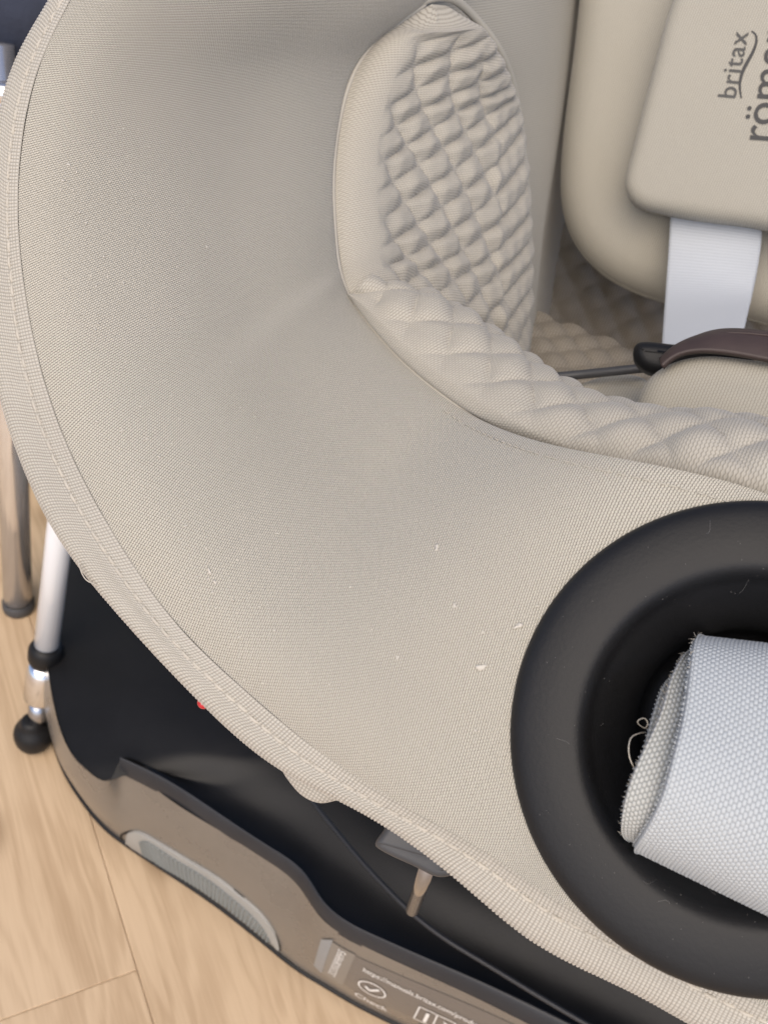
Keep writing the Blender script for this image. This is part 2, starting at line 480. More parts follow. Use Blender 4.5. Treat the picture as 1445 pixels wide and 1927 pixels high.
# woven edge binding with its threads modelled
B_in = np.array([seat_centre * np.array([1, 1, 0]) + np.array([0, 0, p[2]]) - p for p in B]); B_in /= np.linalg.norm(B_in, axis=1, keepdims=True)
B2 = B + B_in * .009 + UP * -.012
B3 = B + B_in * .022 + UP * -.020
NT, NW = 4200, 150
G2, ts, ws = loft([A - 0 * A, A + (B - A) * .5, B, B2, B3], NT, NW, wk=[0, .28, .58, .82, 1.0], tc=np.concatenate([np.linspace(0, .04, 80), np.linspace(.04, .60, 3900)[1:], np.linspace(.60, 1, 222)[1:]])[:4200])
N2 = normals(G2)
w = ws[None, :]
prof = .0024 * np.sin(PI * np.clip(w / .62, 0, 1)) ** .8 
stitch_w = .17
prof = prof - .0004 * np.exp(-((w - stitch_w) / .03) ** 2)
uv = arc_uv(G2, 30)
pu, pv = .00098, .00080
cu = uv[..., 0] / pu; cv = uv[..., 1] / pv
row = np.floor(cv); cu2 = cu
th = (np.abs(np.sin(PI * cu2)) ** .7) * (.45 + .55 * np.abs(np.sin(PI * cv)) ** .7)
th = th * (.93 + .1 * np.sin(np.floor(cu2) * 12.9898 + row * 78.233))
Gb = G2 + N2 * (prof[:, :, None] + (.00046 * th)[:, :, None])
binding = grid_obj("edge_binding", Gb, M_BAND, seat, uv)

# the stitches along the binding
SV, SF = [], []
arcs = uv[:, 0, 0]; j_st = int(stitch_w * (NW - 1))
s = 0.004
while s < arcs[-1] - .006:
    i0 = int(np.searchsorted(arcs, s)); i1 = min(NT - 1, int(np.searchsorted(arcs, s + .0034)))
    if i1 - i0 > 2:
        jj = j_st + random.choice([-1, 0, 0, 1])
        ii = np.linspace(i0, i1, 6).astype(int)
        path = [G2[i, jj] + N2[i, jj] * (prof[0, jj] + .00012 + .00030 * math.sin(PI * q / 5)) for q, i in enumerate(ii)]
        V, F = tube_data(path, [.00030, .00042, .00046, .00046, .00042, .00030], 6)
        b0 = len(SV); SV += V; SF += [[b0 + x for x in f] for f in F]
    s += .0040 + random.random() * .0004
st = link("stitching", mesh_of("stitching", SV, SF), M_STITCH, seat); st["kind"] = "stuff"

# lump of cover fabric hanging below the binding
lump = slab("cover_fold", [P(528, 1440, .285), P(546, 1474, .286), P(573, 1501, .287), P(610, 1512, .287), P(650, 1506, .287), P(705, 1530, .285), P(700, 1500, .283), P(600, 1430, .283)],
            -ray(600, 1470) / np.linalg.norm(ray(600, 1470)), .012, .004, M_BAND, seat, dome=.002, nb=80)

# inner seam piping
seam_path = curve_pts(list(I[1:14]), 400)
tube("inner_seam_piping", seam_path + np.array([0, 0, -.0006]), .0009, M_QUILT, seat, ns=8)
# hem stitches on the cover beside the inner seam
SV, SF = [], []
jh = int(.955 * 149)
arcc = np.concatenate([[0], np.cumsum(np.linalg.norm(np.diff(Gc[:, jh], axis=0), axis=1))])
t_lo = np.searchsorted(ts / ts[-1], 0)
i_a = int(760 * Kn[10] / Kn[-1]); i_b = int(760 * (1 - Kn[12] / Kn[-1])) ; i_b = max(i_b, int(760 * .56))
s = arcc[i_a]
while s < arcc[min(i_b, 759)]:
    i0 = int(np.searchsorted(arcc, s)); i0 = min(i0, 757)
    q0 = Gc[i0, jh]; q1 = Gc[min(i0 + 4, 759), jh]; L = q1 - q0; L /= np.linalg.norm(L) + 1e-9
    path = [q0 + L * .0022 * x + N[i0, jh] * (.00015 + .0003 * math.sin(PI * x)) for x in np.linspace(0, 1, 5)]
    V, F = tube_data(path, [.00010, .00016, .00018, .00016, .00010], 6)
    b0 = len(SV); SV += V; SF += [[b0 + x for x in f] for f in F]
    s += .0031
hs = link("hem_stitching", mesh_of("hem_stitching", SV, SF), M_STITCH, seat); hs["kind"] = "stuff"

# quilted side panel inside the left wing
SI = [(812, 8, .387), (745, 46, .383), (690, 100, .377), (645, 215, .369), (629, 330, .363), (631, 430, .358), (642, 515, .353), (662, 562, .348), (720, 640, .360)]
SJ = [(838, 10, .393), (880, 40, .405), (930, 105, .422), (962, 200, .445), (978, 320, .454), (984, 430, .459), (985, 520, .463), (980, 590, .466), (965, 690, .470)]
SI, SJ = np.array([P(*q) for q in SI]), np.array([P(*q) for q in SJ])
G3, ts3, ws3 = loft([SI, SJ], 300, 190)
N3 = normals(G3); uv3 = arc_uv(G3, 90)
w = ws3[None, :]; T3 = np.linspace(0, 1, 300)[:, None]
edge = np.minimum(np.minimum(w, 1 - w) / .14, 1)
crown = .010 * np.sqrt(np.clip(1 - (1 - edge) ** 2, 0, 1)) + .004 * np.sin(PI * w)
U3, V3 = uv3[..., 0], uv3[..., 1]
vmax = V3[:, -1:].max()
X3 = V3 * (330 / vmax) * (1 + .04 * np.sin(U3 * 60)); Y3 = U3 * (650 / U3.max())
p1 = (Y3 + X3 * 1.02 + 4 * np.sin(X3 / 40)) / 55
q1 = (X3 * .93 - Y3 * .40 + 3 * np.sin(Y3 / 55)) / 43
s1, s2 = np.abs(np.sin(PI * p1)), np.abs(np.sin(PI * q1))
pil = (s1 * s2) ** .62 + .10 * np.exp(-((s1 ** 2 + s2 ** 2) / .03))
ruffle = (np.abs(np.sin(PI * p1))) ** .5
kk = np.clip((w - .66) / .08, 0, 1)
pil = pil * (1 - kk) + ruffle * kk
qz = np.clip((X3 - 26) / 24, 0, 1) * np.clip((T3 - .09) / .1, 0, 1) * np.clip((1 - w) / .05, 0, 1)
seamline = np.exp(-((w - .68 - .03 * np.sin(T3 * 5)) / .018) ** 2) * np.clip((T3 - .45) / .1, 0, 1)
wr = .0004 * np.sin(p1 * 7.3 + q1 * 4.1) * np.sin(q1 * 6.1 - p1 * 2.2)
d3 = crown + (.0037 * (pil - 1) + wr) * qz + .0010 * seamline
d3 = d3 * np.clip(T3 / .10, 0, 1) ** .7
d3 = d3 + .0014 * np.exp(-((w - .2) / .06) ** 2) * np.sin(T3 * 60) * (1 - qz) * .5
side_panel = grid_obj("quilted_side_panel", G3 + N3 * d3[..., None], M_QUILT, seat, uv3)
# raised welt around the side panel's far edge
welt = curve_pts([P(*q) for q in [(700, 70, .377), (760, 22, .383), (825, -6, .389), (885, 25, .406), (938, 92, .423), (972, 195, .446), (988, 320, .456), (995, 470, .463)]], 120)
tube("panel_welt", welt, .0016, M_SMOOTH, seat, ns=8)

# smooth inner wall behind the quilted panel
W0r = [(760, -320, .418), (640, -120, .400), (640, 60, .393), (610, 260, .381), (608, 400, .372), (625, 520, .365), (680, 640, .368)]
W1r = [(960, -330, .46), (900, -120, .43), (900, 30, .425), (975, 200, .462), (985, 380, .47), (985, 540, .476), (975, 690, .48)]
W2r = [(1120, -330, .50), (1095, -120, .505), (1078, 0, .508), (1062, 180, .518), (1035, 370, .528), (1010, 520, .535), (985, 700, .54)]
W3r = [(u_ + 50, v_, d_ + .11) for u_, v_, d_ in W2r]
G4, _, _ = loft([[P(*q) for q in r] for r in (W0r, W1r, W2r, W3r)], 120, 80)
grid_obj("inner_side_wall", G4, M_SMOOTH, seat)

# backrest: quilted sheet, shoulder cushion, chest pad
NB = -AX * math.cos(math.radians(30)) + UP * math.sin(math.radians(30))
PB = P(1230, 550, .498)
bx = LAT; by = np.cross(NB, bx); by = by if by[2] > 0 else -by
nx, ny = 200, 260
O = PB - NB * .115
gx, gy = np.meshgrid(np.linspace(-.12, .34, nx), np.linspace(-.10, .42, ny), indexing='ij')
pil = (np.abs(np.sin(PI * (gx + gy) / .019)) * np.abs(np.sin(PI * (gx - gy) / .019))) ** .4
Gq = O + gx[..., None] * bx + gy[..., None] * by + NB * ((.0045 * pil + .02 * ((gx - .06) / .2) ** 2)[..., None])
grid_obj("quilted_backrest", Gq, M_MESH_SHADE, seat, np.stack([gx, gy], 2))

def on_back(u, v, off=0.0): return PL(u, v, PB + NB * off, NB)
ins = [(1088, -320), (1082, -120), (1078, 20), (1058, 180), (1046, 300), (1050, 390), (1075, 455), (1120, 505), (1190, 545), (1280, 572), (1420, 600), (1580, 630), (1680, 560), (1720, 300), (1760, -300), (1500, -420), (1250, -420)]
slab("shoulder_cushion", [on_back(*q) for q in ins], NB, .03, .018, M_SMOOTH, seat, dome=.004, nb=240, inner=14)
OFFP = .030
cp = [(1330, -190), (1296, -90), (1262, 0), (1232, 105), (1203, 215), (1180, 305), (1174, 350), (1190, 378), (1240, 396), (1340, 412), (1445, 428), (1535, 440), (1568, 420), (1590, 330), (1640, 100), (1690, -120), (1680, -190), (1500, -210)]
chest_pad = slab("chest_pad", [on_back(*q, off=OFFP) for q in cp], NB, .016, .0065, M_SMOOTH, seat, dome=.001, nb=240, inner=14)
def bvh_of(o):
    me = o.data
    return BVHTree.FromPolygons([v.co.copy() for v in me.vertices], [list(p.vertices) for p in me.polygons])

def project_to(bvh, pts, n, off):
    n = Vector(n); out = []
    for p in pts:
        q = Vector(np.asarray(p) + C_OFF)
        hit = bvh.ray_cast(q + n * .05, -n)
        out.append(np.array(hit[0] + n * off) - C_OFF if hit[0] is not None else np.asarray(p))
    return out

def text_shape(body, size, bold=0.0, spacing=1.0):
    cu = bpy.data.curves.new("lettering", 'FONT'); cu.body = body; cu.size = size; cu.offset = bold; cu.space_character = spacing
    cu.resolution_u = 4
    o = bpy.data.objects.new("lettering", cu); COL.objects.link(o)
    dg = bpy.context.evaluated_depsgraph_get(); dg.update()
    me = bpy.data.meshes.new_from_object(o.evaluated_get(dg))
    V = np.array([v.co[:] for v in me.vertices]); F = [list(p.vertices) for p in me.polygons]
    bpy.data.objects.remove(o); bpy.data.curves.remove(cu); bpy.data.meshes.remove(me)
    return V[:, :2], F

def lay(name, V2, F, org, ex, ey, bvh, n, mat, parent, off=.00025):
    pts = [org + ex * a + ey * b for a, b in V2]
    return link(name, mesh_of(name, project_to(bvh, pts, n, off), F, smooth=False), mat, parent)

def frame(o, q, n):                   # text axes in the plane with normal n: baseline from o to q
    ex = q - o; L = np.linalg.norm(ex); ex = ex / L; ey = np.cross(n, ex)
    return ex, ey, L

pad_bvh = bvh_of(chest_pad)
def pad_text(name, body, a, b, mat, bold, spacing=1.0, span=None):
    V, F = text_shape(body, 1.0, bold, spacing)
    o, q = on_back(*a, off=OFFP), on_back(*b, off=OFFP); ex, ey, L = frame(o, q, NB)
    V = V - np.array([V[:, 0].min(), 0]); k = L / V[:, 0].max()
    return lay(name, V * k, F, o, ex, ey, pad_bvh, NB, mat, chest_pad, .0005)
pad_text("logo_lettering", "britax", (1383, 186), (1408, 62), M_INK2, .002, 1.06)
pad_text("logo_lettering", "römer", (1447, 266), (1485, 54), M_INK, .004, 1.0)
# the wave between the two words
wv = [(1394, 186), (1391, 160), (1397, 135), (1411, 108), (1421, 85), (1420, 66), (1413, 60)]
wp = curve_pts([on_back(*q, off=OFFP) for q in wv], 50)
wt = np.gradient(wp, axis=0); wt /= np.linalg.norm(wt, axis=1, keepdims=True); wn = np.cross(NB, wt)
wd = (.0003 + .0004 * np.sin(np.linspace(0, PI, 50)) ** 1.2)[:, None]
V = np.vstack([wp + wn * wd, wp - wn * wd])
link("logo_wave", mesh_of("logo_wave", project_to(pad_bvh, V, NB, .0003), [[i, i + 1, 51 + i, 50 + i] for i in range(49)], smooth=False), M_INK, chest_pad)

# white harness webbing below the pad
hl = [on_back(1262, 380, .012), on_back(1259, 440, .016), P(1254, 520, .470), P(1248, 600, .450), P(1243, 680, .425)]
hr = [on_back(1434, 410, .012), on_back(1431, 460, .016), P(1420, 530, .470), P(1404, 600, .450), P(1388, 680, .425)]
Gh, _, wh = loft([hl, hr], 60, 30)
Nh = normals(Gh)
top_h = Gh + Nh * (.0006 * np.sin(PI * wh) ** .3)[None, :, None]
harness = grid_obj("harness_strap", top_h, M_WHITE, seat)
sm = harness.modifiers.new("thickness", 'SOLIDIFY'); sm.thickness = .0014; sm.offset = -1

# quilted seat pad: the front roll that curls over into the seat
S0 = sym([P(*q) for q in [(657, 556, .349), (695, 613, .339), (758, 683, .328), (850, 758, .314), (990, 838, .296), (1200, 894, .277), (1390, 931, .262)]])
S1 = sym([P(*q) for q in [(676, 552, .345), (740, 585, .334), (815, 650, .323), (915, 720, .309), (1045, 790, .290), (1230, 842, .273), (1410, 876, .259)]])
S2 = sym([P(*q) for q in [(715, 552, .357), (815, 570, .353), (905, 618, .344), (995, 686, .332), (1100, 752, .320), (1270, 788, .300), (1440, 806, .286)]])
S3 = sym([P(*q) + UP * -.030 + AX * .012 for q in [(740, 560, .385), (830, 575, .380), (915, 625, .368), (1005, 690, .352), (1110, 750, .335), (1280, 780, .315), (1450, 800, .300)]])
S4 = sym([P(*q) + UP * -.060 + AX * .03 for q in [(770, 570, .40), (850, 585, .395), (930, 635, .385), (1015, 690, .368), (1120, 740, .35), (1290, 770, .335), (1450, 800, .32)]])
G5, ts5, ws5 = loft([S0, S1, S2, S3, S4], 420, 130, wk=[0, .22, .55, .8, 1])
N5 = normals(G5); uv5 = arc_uv(G5, 40)
U5, V5 = uv5[..., 0], uv5[..., 1]
w = ws5[None, :]
p5 = (U5 + V5 * .95) / .0185; q5 = (U5 - V5 * .95 + .004) / .0185
pl5 = (np.abs(np.sin(PI * p5)) * np.abs(np.sin(PI * q5))) ** .55
qz5 = np.clip((w - .12) / .10, 0, 1)
d5 = .0024 * (pl5 - 1) * qz5 + .0030 * np.sqrt(np.clip(w / .11, 0, 1)) - .0012 * np.exp(-(w / .02) ** 2) + .0005 * np.sin(U5 * 300 + 2 * np.sin(V5 * 200)) * np.sin(V5 * 170) * qz5
grid_obj("quilted_seat_pad", G5 + N5 * d5[..., None], M_QUILT, seat, uv5)
# seat floor between the roll and the backrest
fz = S4[3][2] - .002
cs = RING_C + AX * .16
gx, gy = np.meshgrid(np.linspace(-.16, .16, 160), np.linspace(-.12, .16, 140), indexing='ij')
pil = (np.abs(np.sin(PI * (gx + gy) / .019)) * np.abs(np.sin(PI * (gx - gy) / .019))) ** .4
Gf = np.array([cs[0], cs[1], fz - .030]) + gx[..., None] * LAT + gy[..., None] * AX + UP * (.004 * pil)[..., None]
grid_obj("seat_floor", Gf, M_MESH_SHADE, seat, np.stack([gx, gy], 2))

# crotch pad with brown leather flap and black buckle
NC = -AX * math.cos(math.radians(38)) + UP * math.sin(math.radians(38))
PC = P(1300, 730, .352)
def on_c(u, v, off=0): return PL(u, v, PC + NC * off, NC)
slab("crotch_pad", [on_c(*q) for q in [(1193, 800), (1196, 765), (1206, 730), (1228, 700), (1265, 677), (1320, 664), (1380, 666), (1450, 676), (1560, 700), (1640, 740), (1640, 880), (1400, 880), (1250, 870), (1195, 850)]],
     NC, .02, .009, M_SMOOTH, seat, dome=.003, nb=200)
bl = [(1243, 688), (1262, 672), (1300, 660), (1345, 660), (1400, 668), (1470, 682), (1560, 700)]
bu = [(1248, 672), (1272, 650), (1310, 630), (1350, 619), (1400, 618), (1470, 626), (1560, 645)]
Gl, _, wl = loft([[on_c(*q, off=.003) for q in bl], [on_c(*q, off=-.006) for q in bu]], 60, 14)
Nl = normals(Gl)
flap = grid_obj("buckle_flap", Gl + Nl * (.0015 * np.sin(PI * wl))[None, :, None], M_BROWN, seat)
sm = flap.modifiers.new("thickness", 'SOLIDIFY'); sm.thickness = .002; sm.offset = -1
slab("buckle", [on_c(*q, off=-.010) for q in [(1190, 660), (1196, 645), (1215, 640), (1280, 645), (1400, 640), (1420, 690), (1290, 710), (1235, 702), (1205, 690)]], NC, .012, .004, M_BLACK, seat, nb=80)
tube("belt_tongue", curve_pts([P(1010, 712, .41), P(1080, 706, .41), (P(1150, 699, .405)), P(1235, 690, .40)], 24), .0018, M_BRACKET, seat)
tube("flap_seam", curve_pts([on_c(u_, v_ + 9, off=-.0025) for u_, v_ in bu], 60), .0004, M_BROWN, seat, ns=6)
slab("belt_guide", [P(*q) for q in [(1085, 775, .405), (1080, 735, .41), (1110, 716, .412), (1210, 712, .405), (1215, 790, .39)]],
     -ray(1150, 740) / np.linalg.norm(ray(1150, 740)), .01, .004, M_SMOOTH, seat, nb=60)

# adjuster ring in the front of the seat
RN = -AX * math.cos(math.radians(45)) + UP * math.sin(math.radians(45))
RN = RN / np.linalg.norm(RN)
ring_prof = [(.0520, -.006), (.0554, -.003), (.0557, -.0006), (.0551, .0010), (.0536, .0022), (.0505, .0032), (.0465, .0038), (.0425, .0039), (.0396, .0034), (.0380, .0018),
             (.0368, -.0008), (.0348, -.0034), (.0322, -.0066), (.0296, -.0100), (.0274, -.0138), (.0258, -.0190), (.0246, -.026), (.0120, -.030), (.0004, -.0305)]
RP = RING_C + RN * .004
lathe("adjuster_ring", RP, RN, smooth_profile(ring_prof, 90), M_RING, seat, ns=160)

# dust, fibres and fine scuffs on the ring
xr = np.cross(UP, RN); xr /= np.linalg.norm(xr); yr = np.cross(RN, xr)
DV, DF = [], []
rp = np.array(smooth_profile(ring_prof, 200))
def on_ring(r, a, lift):
    h = np.interp(r, rp[::-1, 0], rp[::-1, 1]); return RP + (xr * math.cos(a) + yr * math.sin(a)) * r + RN * (h + lift)
for k in range(170):
    r, a = random.uniform(.034, .0535), random.uniform(0, 2 * PI); sz = random.uniform(.00005, .00016)
    c0 = on_ring(r, a, .00003); b0 = len(DV)
    tri = [c0 + xr * sz * random.uniform(.6, 1.5), c0 - xr * sz + yr * sz * random.uniform(.3, 1), c0 - yr * sz, c0 + RN * sz]
    DV += tri; DF += [[b0, b0 + 1, b0 + 3], [b0 + 1, b0 + 2, b0 + 3], [b0 + 2, b0, b0 + 3]]
for k in range(11):
    r, a = random.uniform(.033, .053), random.uniform(0, 2 * PI); L = random.uniform(.02, .09); dr = random.uniform(-.003, .003); cu_ = random.uniform(-.0012, .0012)
    path = [on_ring(min(.0535, r + dr * t + cu_ * math.sin(PI * t)), a + L * t, .00004) for t in np.linspace(0, 1, 8)]
    V, F = tube_data(path, random.choice([.00002, .00003, .00004]), 4); b0 = len(DV); DV += V; DF += [[b0 + x for x in f] for f in F]
dust = link("dust", mesh_of("dust", DV, DF), plain("dust_grey", (.16, .155, .15), .8), seat); dust["kind"] = "stuff"

# looped adjuster strap, threads modelled
def webbing(name, left, right, mat, cellu, cellv, amp, nt, nw, bead=True):
    left, right = np.array(left), np.array(right)
    G, tt, wv = loft([left, right], nt, nw)
    N = normals(G); uv = arc_uv(G, 3)
    w = wv[None, :]
    cu = uv[..., 0] / cellu; cv = uv[..., 1] / cellv
    col = np.floor(cv)
    c2 = cu + .5 * (col % 2)
    fu, fv = 2 * (c2 % 1) - 1, 2 * (cv % 1) - 1
    th = np.sqrt(np.clip(1 - .88 * np.abs(fu) ** 2.4 - .70 * fv ** 2, 0, 1))
    th = th * (.90 + .12 * np.sin(np.floor(c2) * 12.9898 + col * 78.233))
    e = np.where(w < .02, .0004 * np.sin(PI * w / .02), 0.0) if bead else 0
    D = amp * th + e - (.0010 * np.exp(-(w / .008) ** 2))
    o = grid_obj(name, G + N * D[..., None], mat, seat, uv)
    m_ = o.modifiers.new("thickness", 'SOLIDIFY'); m_.thickness = .0016; m_.offset = -1
    return o, G, N
Lo = [P(1345, 1215, .268), P(1318, 1197, .252), P(1303, 1212, .238), P(1287, 1331, .2260), P(1265, 1423, .2215), P(1241, 1504, .2215), P(1206, 1572, .2275), P(1190, 1598, .2375), P(1215, 1600, .252), P(1260, 1580, .268)]
twist = [.004, .012, .013, .010, .005, .001, 0, 0, 0, 0]
Ro = [p + LAT * .042 + Uv * q for p, q in zip(Lo, twist)]
strap, Gs, Ns = webbing("adjuster_strap", Lo, Ro, M_STRAP, .00135, .00086, .00020, 560, 280)
Lm = [P(1330, 1240, .270), P(1300, 1228, .256), P(1280, 1238, .243), P(1258, 1285, .2365), P(1244, 1333, .2325), P(1209, 1412, .2280), P(1180, 1485, .2275), P(1168, 1540, .231), P(1172, 1572, .240), P(1210, 1585, .254), P(1255, 1570, .270)]
Rm = [np.array(l) + LAT * .030 for l in Lm]
under, Gm, Nm = webbing("strap_under_layer", Lm, Rm, M_STRAP2, .0014, .00085, .00040, 420, 130)
Ln = [P(1290, 1290, .272), P(1262, 1270, .258), P(1239, 1308, .2475), P(1222, 1363, .243), P(1205, 1430, .241), P(1192, 1490, .243), P(1200, 1530, .255)]
Rn = [np.array(l) + LAT * .030 for l in Ln]
webbing("strap_inner_layer", Ln, Rn, M_STRAP2, .0014, .00085, .00035, 240, 100)
# frayed threads at the strap edge
def thread(path, r, mat=M_STITCH, n=40, name="loose_thread"):
    return tube(name, curve_pts(path, n), r, mat, seat, ns=6)
thread([P(1215, 1378, .238), P(1196, 1382, .232), P(1184, 1395, .229), P(1183, 1420, .228), P(1190, 1440, .229), P(1200, 1452, .233)], .00013)
thread([P(1222, 1370, .238), P(1205, 1366, .232), P(1200, 1356, .230), P(1212, 1352, .231), P(1218, 1362, .232), P(1212, 1370, .234)], .00009)
thread([P(1180, 1500, .236), P(1172, 1512, .233), P(1176, 1530, .234), P(1184, 1542, .237)], .00010)
thread([P(148, 1058, .285), P(153, 1074, .285), P(164, 1092, .285), P(178, 1099, .285), P(190, 1104, .286)], .00016)
FV, FF = [], []
for k in range(90):                                  # fuzz along the worn strap edges
    G_, a, b = random.choice([(Gm, 70, 330), (Gm, 70, 330), (Gs, 60, 200)])
    i = random.randint(a, b); q = G_[i, 0]; dirv = -LAT * random.uniform(.2, 1) + np.array([random.gauss(0, .5), random.gauss(0, .5), random.gauss(0, .5)])
    dirv /= np.linalg.norm(dirv); L = random.uniform(.0003, .0011); bend = np.array([random.gauss(0, .4) for _ in range(3)])
    V, F = tube_data([q, q + dirv * L * .5 + bend * L * .2, q + (dirv + bend) * L], [.00006, .00005, .00002], 4)
    b0 = len(FV); FV += V; FF += [[b0 + x for x in f] for f in F]
fz_o = link("strap_fuzz", mesh_of("strap_fuzz", FV, FF), M_STITCH, seat); fz_o["kind"] = "stuff"

# pills and lint on the cover
LV, LF = [], []
spots = [(822, 1030, 1.3), (975, 1178, 1.6), (905, 1255, 1.8), (855, 1140, .9), (908, 1190, .8), (748, 1237, 1.0), (700, 1185, .7), (660, 1105, .7), (395, 1075, .9), (405, 1095, .8),
         (440, 1130, .7), (392, 1090, .6), (230, 810, .7), (180, 620, .7), (170, 700, .6), (300, 860, .6), (120, 340, .6), (130, 310, .7), (150, 400, .6), (470, 1115, .6), (540, 1180, .6), (895, 1375, .7), (1010, 1140, .6), (600, 1010, .5), (350, 990, .6)]
for k in range(150):
    v_ = random.uniform(180, 1320); spots.append((60 + max(0, v_ - 620) * .45 + abs(random.gauss(0, 130)) + 40, v_, random.uniform(.25, .55)))
for (u_, v_, s_) in spots:
    hit = cover_bvh.ray_cast(Vector((0, 0, 0)), Vector(ray(u_, v_)).normalized())
    if hit[0] is None: continue
    c0 = np.array(hit[0]); nn = np.array(hit[1]); nn = nn if np.dot(nn, c0) < 0 else -nn
    bm = bmesh.new(); bmesh.ops.create_icosphere(bm, subdivisions=2, radius=1.0)
    t1 = np.cross(nn, [rng.normal(), rng.normal(), rng.normal()]); t1 /= np.linalg.norm(t1); t2 = np.cross(nn, t1)
    ph = rng.random(6) * 6
    b0 = len(LV); el = random.uniform(1.0, 2.2)
    for v in bm.verts:
        r = (1 + .35 * math.sin(4 * v.co.x + ph[0]) + .3 * math.sin(5 * v.co.y + ph[1]) + .25 * math.sin(6 * v.co.z + ph[2])) * .00042 * s_
        LV.append(c0 + t1 * v.co.x * r * el + t2 * v.co.y * r + nn * (v.co.z * r * .6 + .0001))
    LF += [[b0 + v.index for v in f.verts] for f in bm.faces]
    bm.free()
lint = link("lint", mesh_of("lint", LV, LF), M_LINT, cover); lint["kind"] = "stuff"

# outer shell below the binding, down to the turntable
def shrink(Bp, k, dz):
    out = []
    for p in Bp:
        c = np.array([seat_centre[0], seat_centre[1], p[2]]); out.append(p + (c - p) * k + UP * dz)
    return np.array(out)
def to_level(Bp, rad, z):
    out = []
    for p in Bp:
        dv = np.array([p[0] - base_centre[0], p[1] - base_centre[1], 0]); dv /= np.linalg.norm(dv)
        out.append(np.array([base_centre[0], base_centre[1], z]) + dv * rad)
    return np.array(out)
fk = [.3, .3, .3, .3, .4, .65, .9, 1.1, 1.25, 1.2] + [1.1] * 4
fk = np.array(fk + [1.0] + fk[::-1])[:, None]
G6, _, _ = loft([B3 + UP * -.001, B + B_in * .045 * fk + UP * -.055, B + B_in * .095 * fk + UP * -.125, to_level(B, .075, -.46)], 160, 40)
grid_obj("outer_shell", G6, M_BLACK, seat, ref=np.array([0, 0, -1.0]))

# ------------------------------------------------------------------ base of the seat
base = empty("base", (seat_centre[0], seat_centre[1], -CAM_H)); base.parent = seat; base.matrix_parent_inverse = seat.matrix_world.inverted()
ZT = .085
edge_px = [(230, 900), (165, 975), (125, 1035), (100, 1115), (89, 1190), (92, 1270), (106, 1345), (130, 1410), (163, 1448), (205, 1468)]
lipo_px = [(225, 1452), (300, 1490), (400, 1555), (500, 1618), (562, 1668), (592, 1712), (628, 1748), (700, 1788), (800, 1834), (900, 1880), (1000, 1930), (1150, 2005), (1350, 2110)]
lipi_px = [(228, 1428), (306, 1464), (408, 1528), (515, 1600), (578, 1648), (612, 1700), (645, 1730), (716, 1766), (814, 1808), (914, 1850), (1014, 1896), (1164, 1970), (1364, 2075)]
low_px = [(225, 905), (158, 985), (112, 1045), (88, 1120), (80, 1190), (85, 1290), (98, 1370), (122, 1445), (160, 1508), (205, 1560),
          (236, 1584), (300, 1627), (402, 1695), (510, 1780), (570, 1826), (610, 1850), (660, 1880), (730, 1916), (830, 1965), (930, 2015), (1030, 2065), (1180, 2140), (1380, 2245)]
edge = [Z(*q, ZT) for q in edge_px]; lipo = [Z(*q, ZT) for q in lipo_px]; lipi = [Z(*q, ZT + .006) for q in lipi_px]
low = [Z(*q, .010) for q in low_px]
up = edge + lipo
# taupe side panel, slightly convex, with the notch step kept
Gp, _, wp_ = loft([up, low], 420, 24)
Np = normals(Gp)
Gp = Gp + Np * (.0035 * np.sin(PI * wp_))[None, :, None]
panel = grid_obj("side_panel", Gp, M_TAUPE, base)
panel_bvh = bvh_of(panel)
tube("bottom_trim", curve_pts(low, 300) + np.array([0, 0, -.0012]), .0019, M_BLACK, base, ns=8)
# rolled dark lip
lo_, li_ = np.array(lipo), np.array(lipi)
mid_ = (lo_ + li_) / 2 + UP * .006
top_ = lo_ * .65 + li_ * .35 + UP * .0045
inn_ = li_ + UP * -.004
Gl2, _, _ = loft([lo_ + UP * -.0015, lo_ * .85 + li_ * .15 + UP * .003, mid_, lo_ * .2 + li_ * .8 + UP * .004, inn_], 320, 26)
grid_obj("rolled_lip", Gl2, M_LIP, base)
# black upper tray, rising towards the turntable
R0 = np.array(edge + lipi)
c2 = np.array([base_centre[0], base_centre[1], 0])
def inward(p, k, z):
    q = p + (c2 - p) * k; return np.array([q[0], q[1], z - CAM_H])
R0b = R0 + UP * -.001
R0s = R0.copy()
for _ in range(4): R0s[1:-1] = (R0s[:-2] + R0s[2:]) / 4 + R0s[1:-1] / 2
R1 = np.array([inward(p, .20, ZT + .012) for p in R0s]); R2 = np.array([inward(p, .48, ZT + .022) for p in R0s])
Gt, _, _ = loft([R0b, np.array([inward(p, .05, ZT + .002) for p in .4 * R0 + .6 * R0s]), R1, R2], 300, 50, wk=[0, .1, .5, 1])
grid_obj("tray", Gt, M_BLACK, base)
# rim of the turntable well and the turntable
well = curve_pts([Z(*q, ZT + .026) for q in [(520, 1400), (575, 1490), (630, 1560), (680, 1620), (730, 1674), (782, 1724), (840, 1768), (905, 1808), (1000, 1866), (1105, 1928), (1300, 2040)]], 120)
tube("well_rim", well, .0013, M_LIP, base, ns=10)
lathe("turntable", np.array([base_centre[0], base_centre[1], -CAM_H + ZT + .01]), UP, [(.0005, .06), (.050, .06), (.055, .05), (.060, .01), (.065, .006), (.07, 0), (.07, -.06), (.0005, -.06)], M_BLACK, base, ns=64)
# bottom plate
bot = np.array(low) * np.array([1, 1, 1]); c3 = np.array([base_centre[0], base_centre[1], low[0][2]])
Gb2, _, _ = loft([bot, np.array([p + (c3 - p) * .6 for p in bot])], 120, 6)
grid_obj("bottom_plate", Gb2, M_BLACK, base, ref=np.array([0, 0, -3.0]))

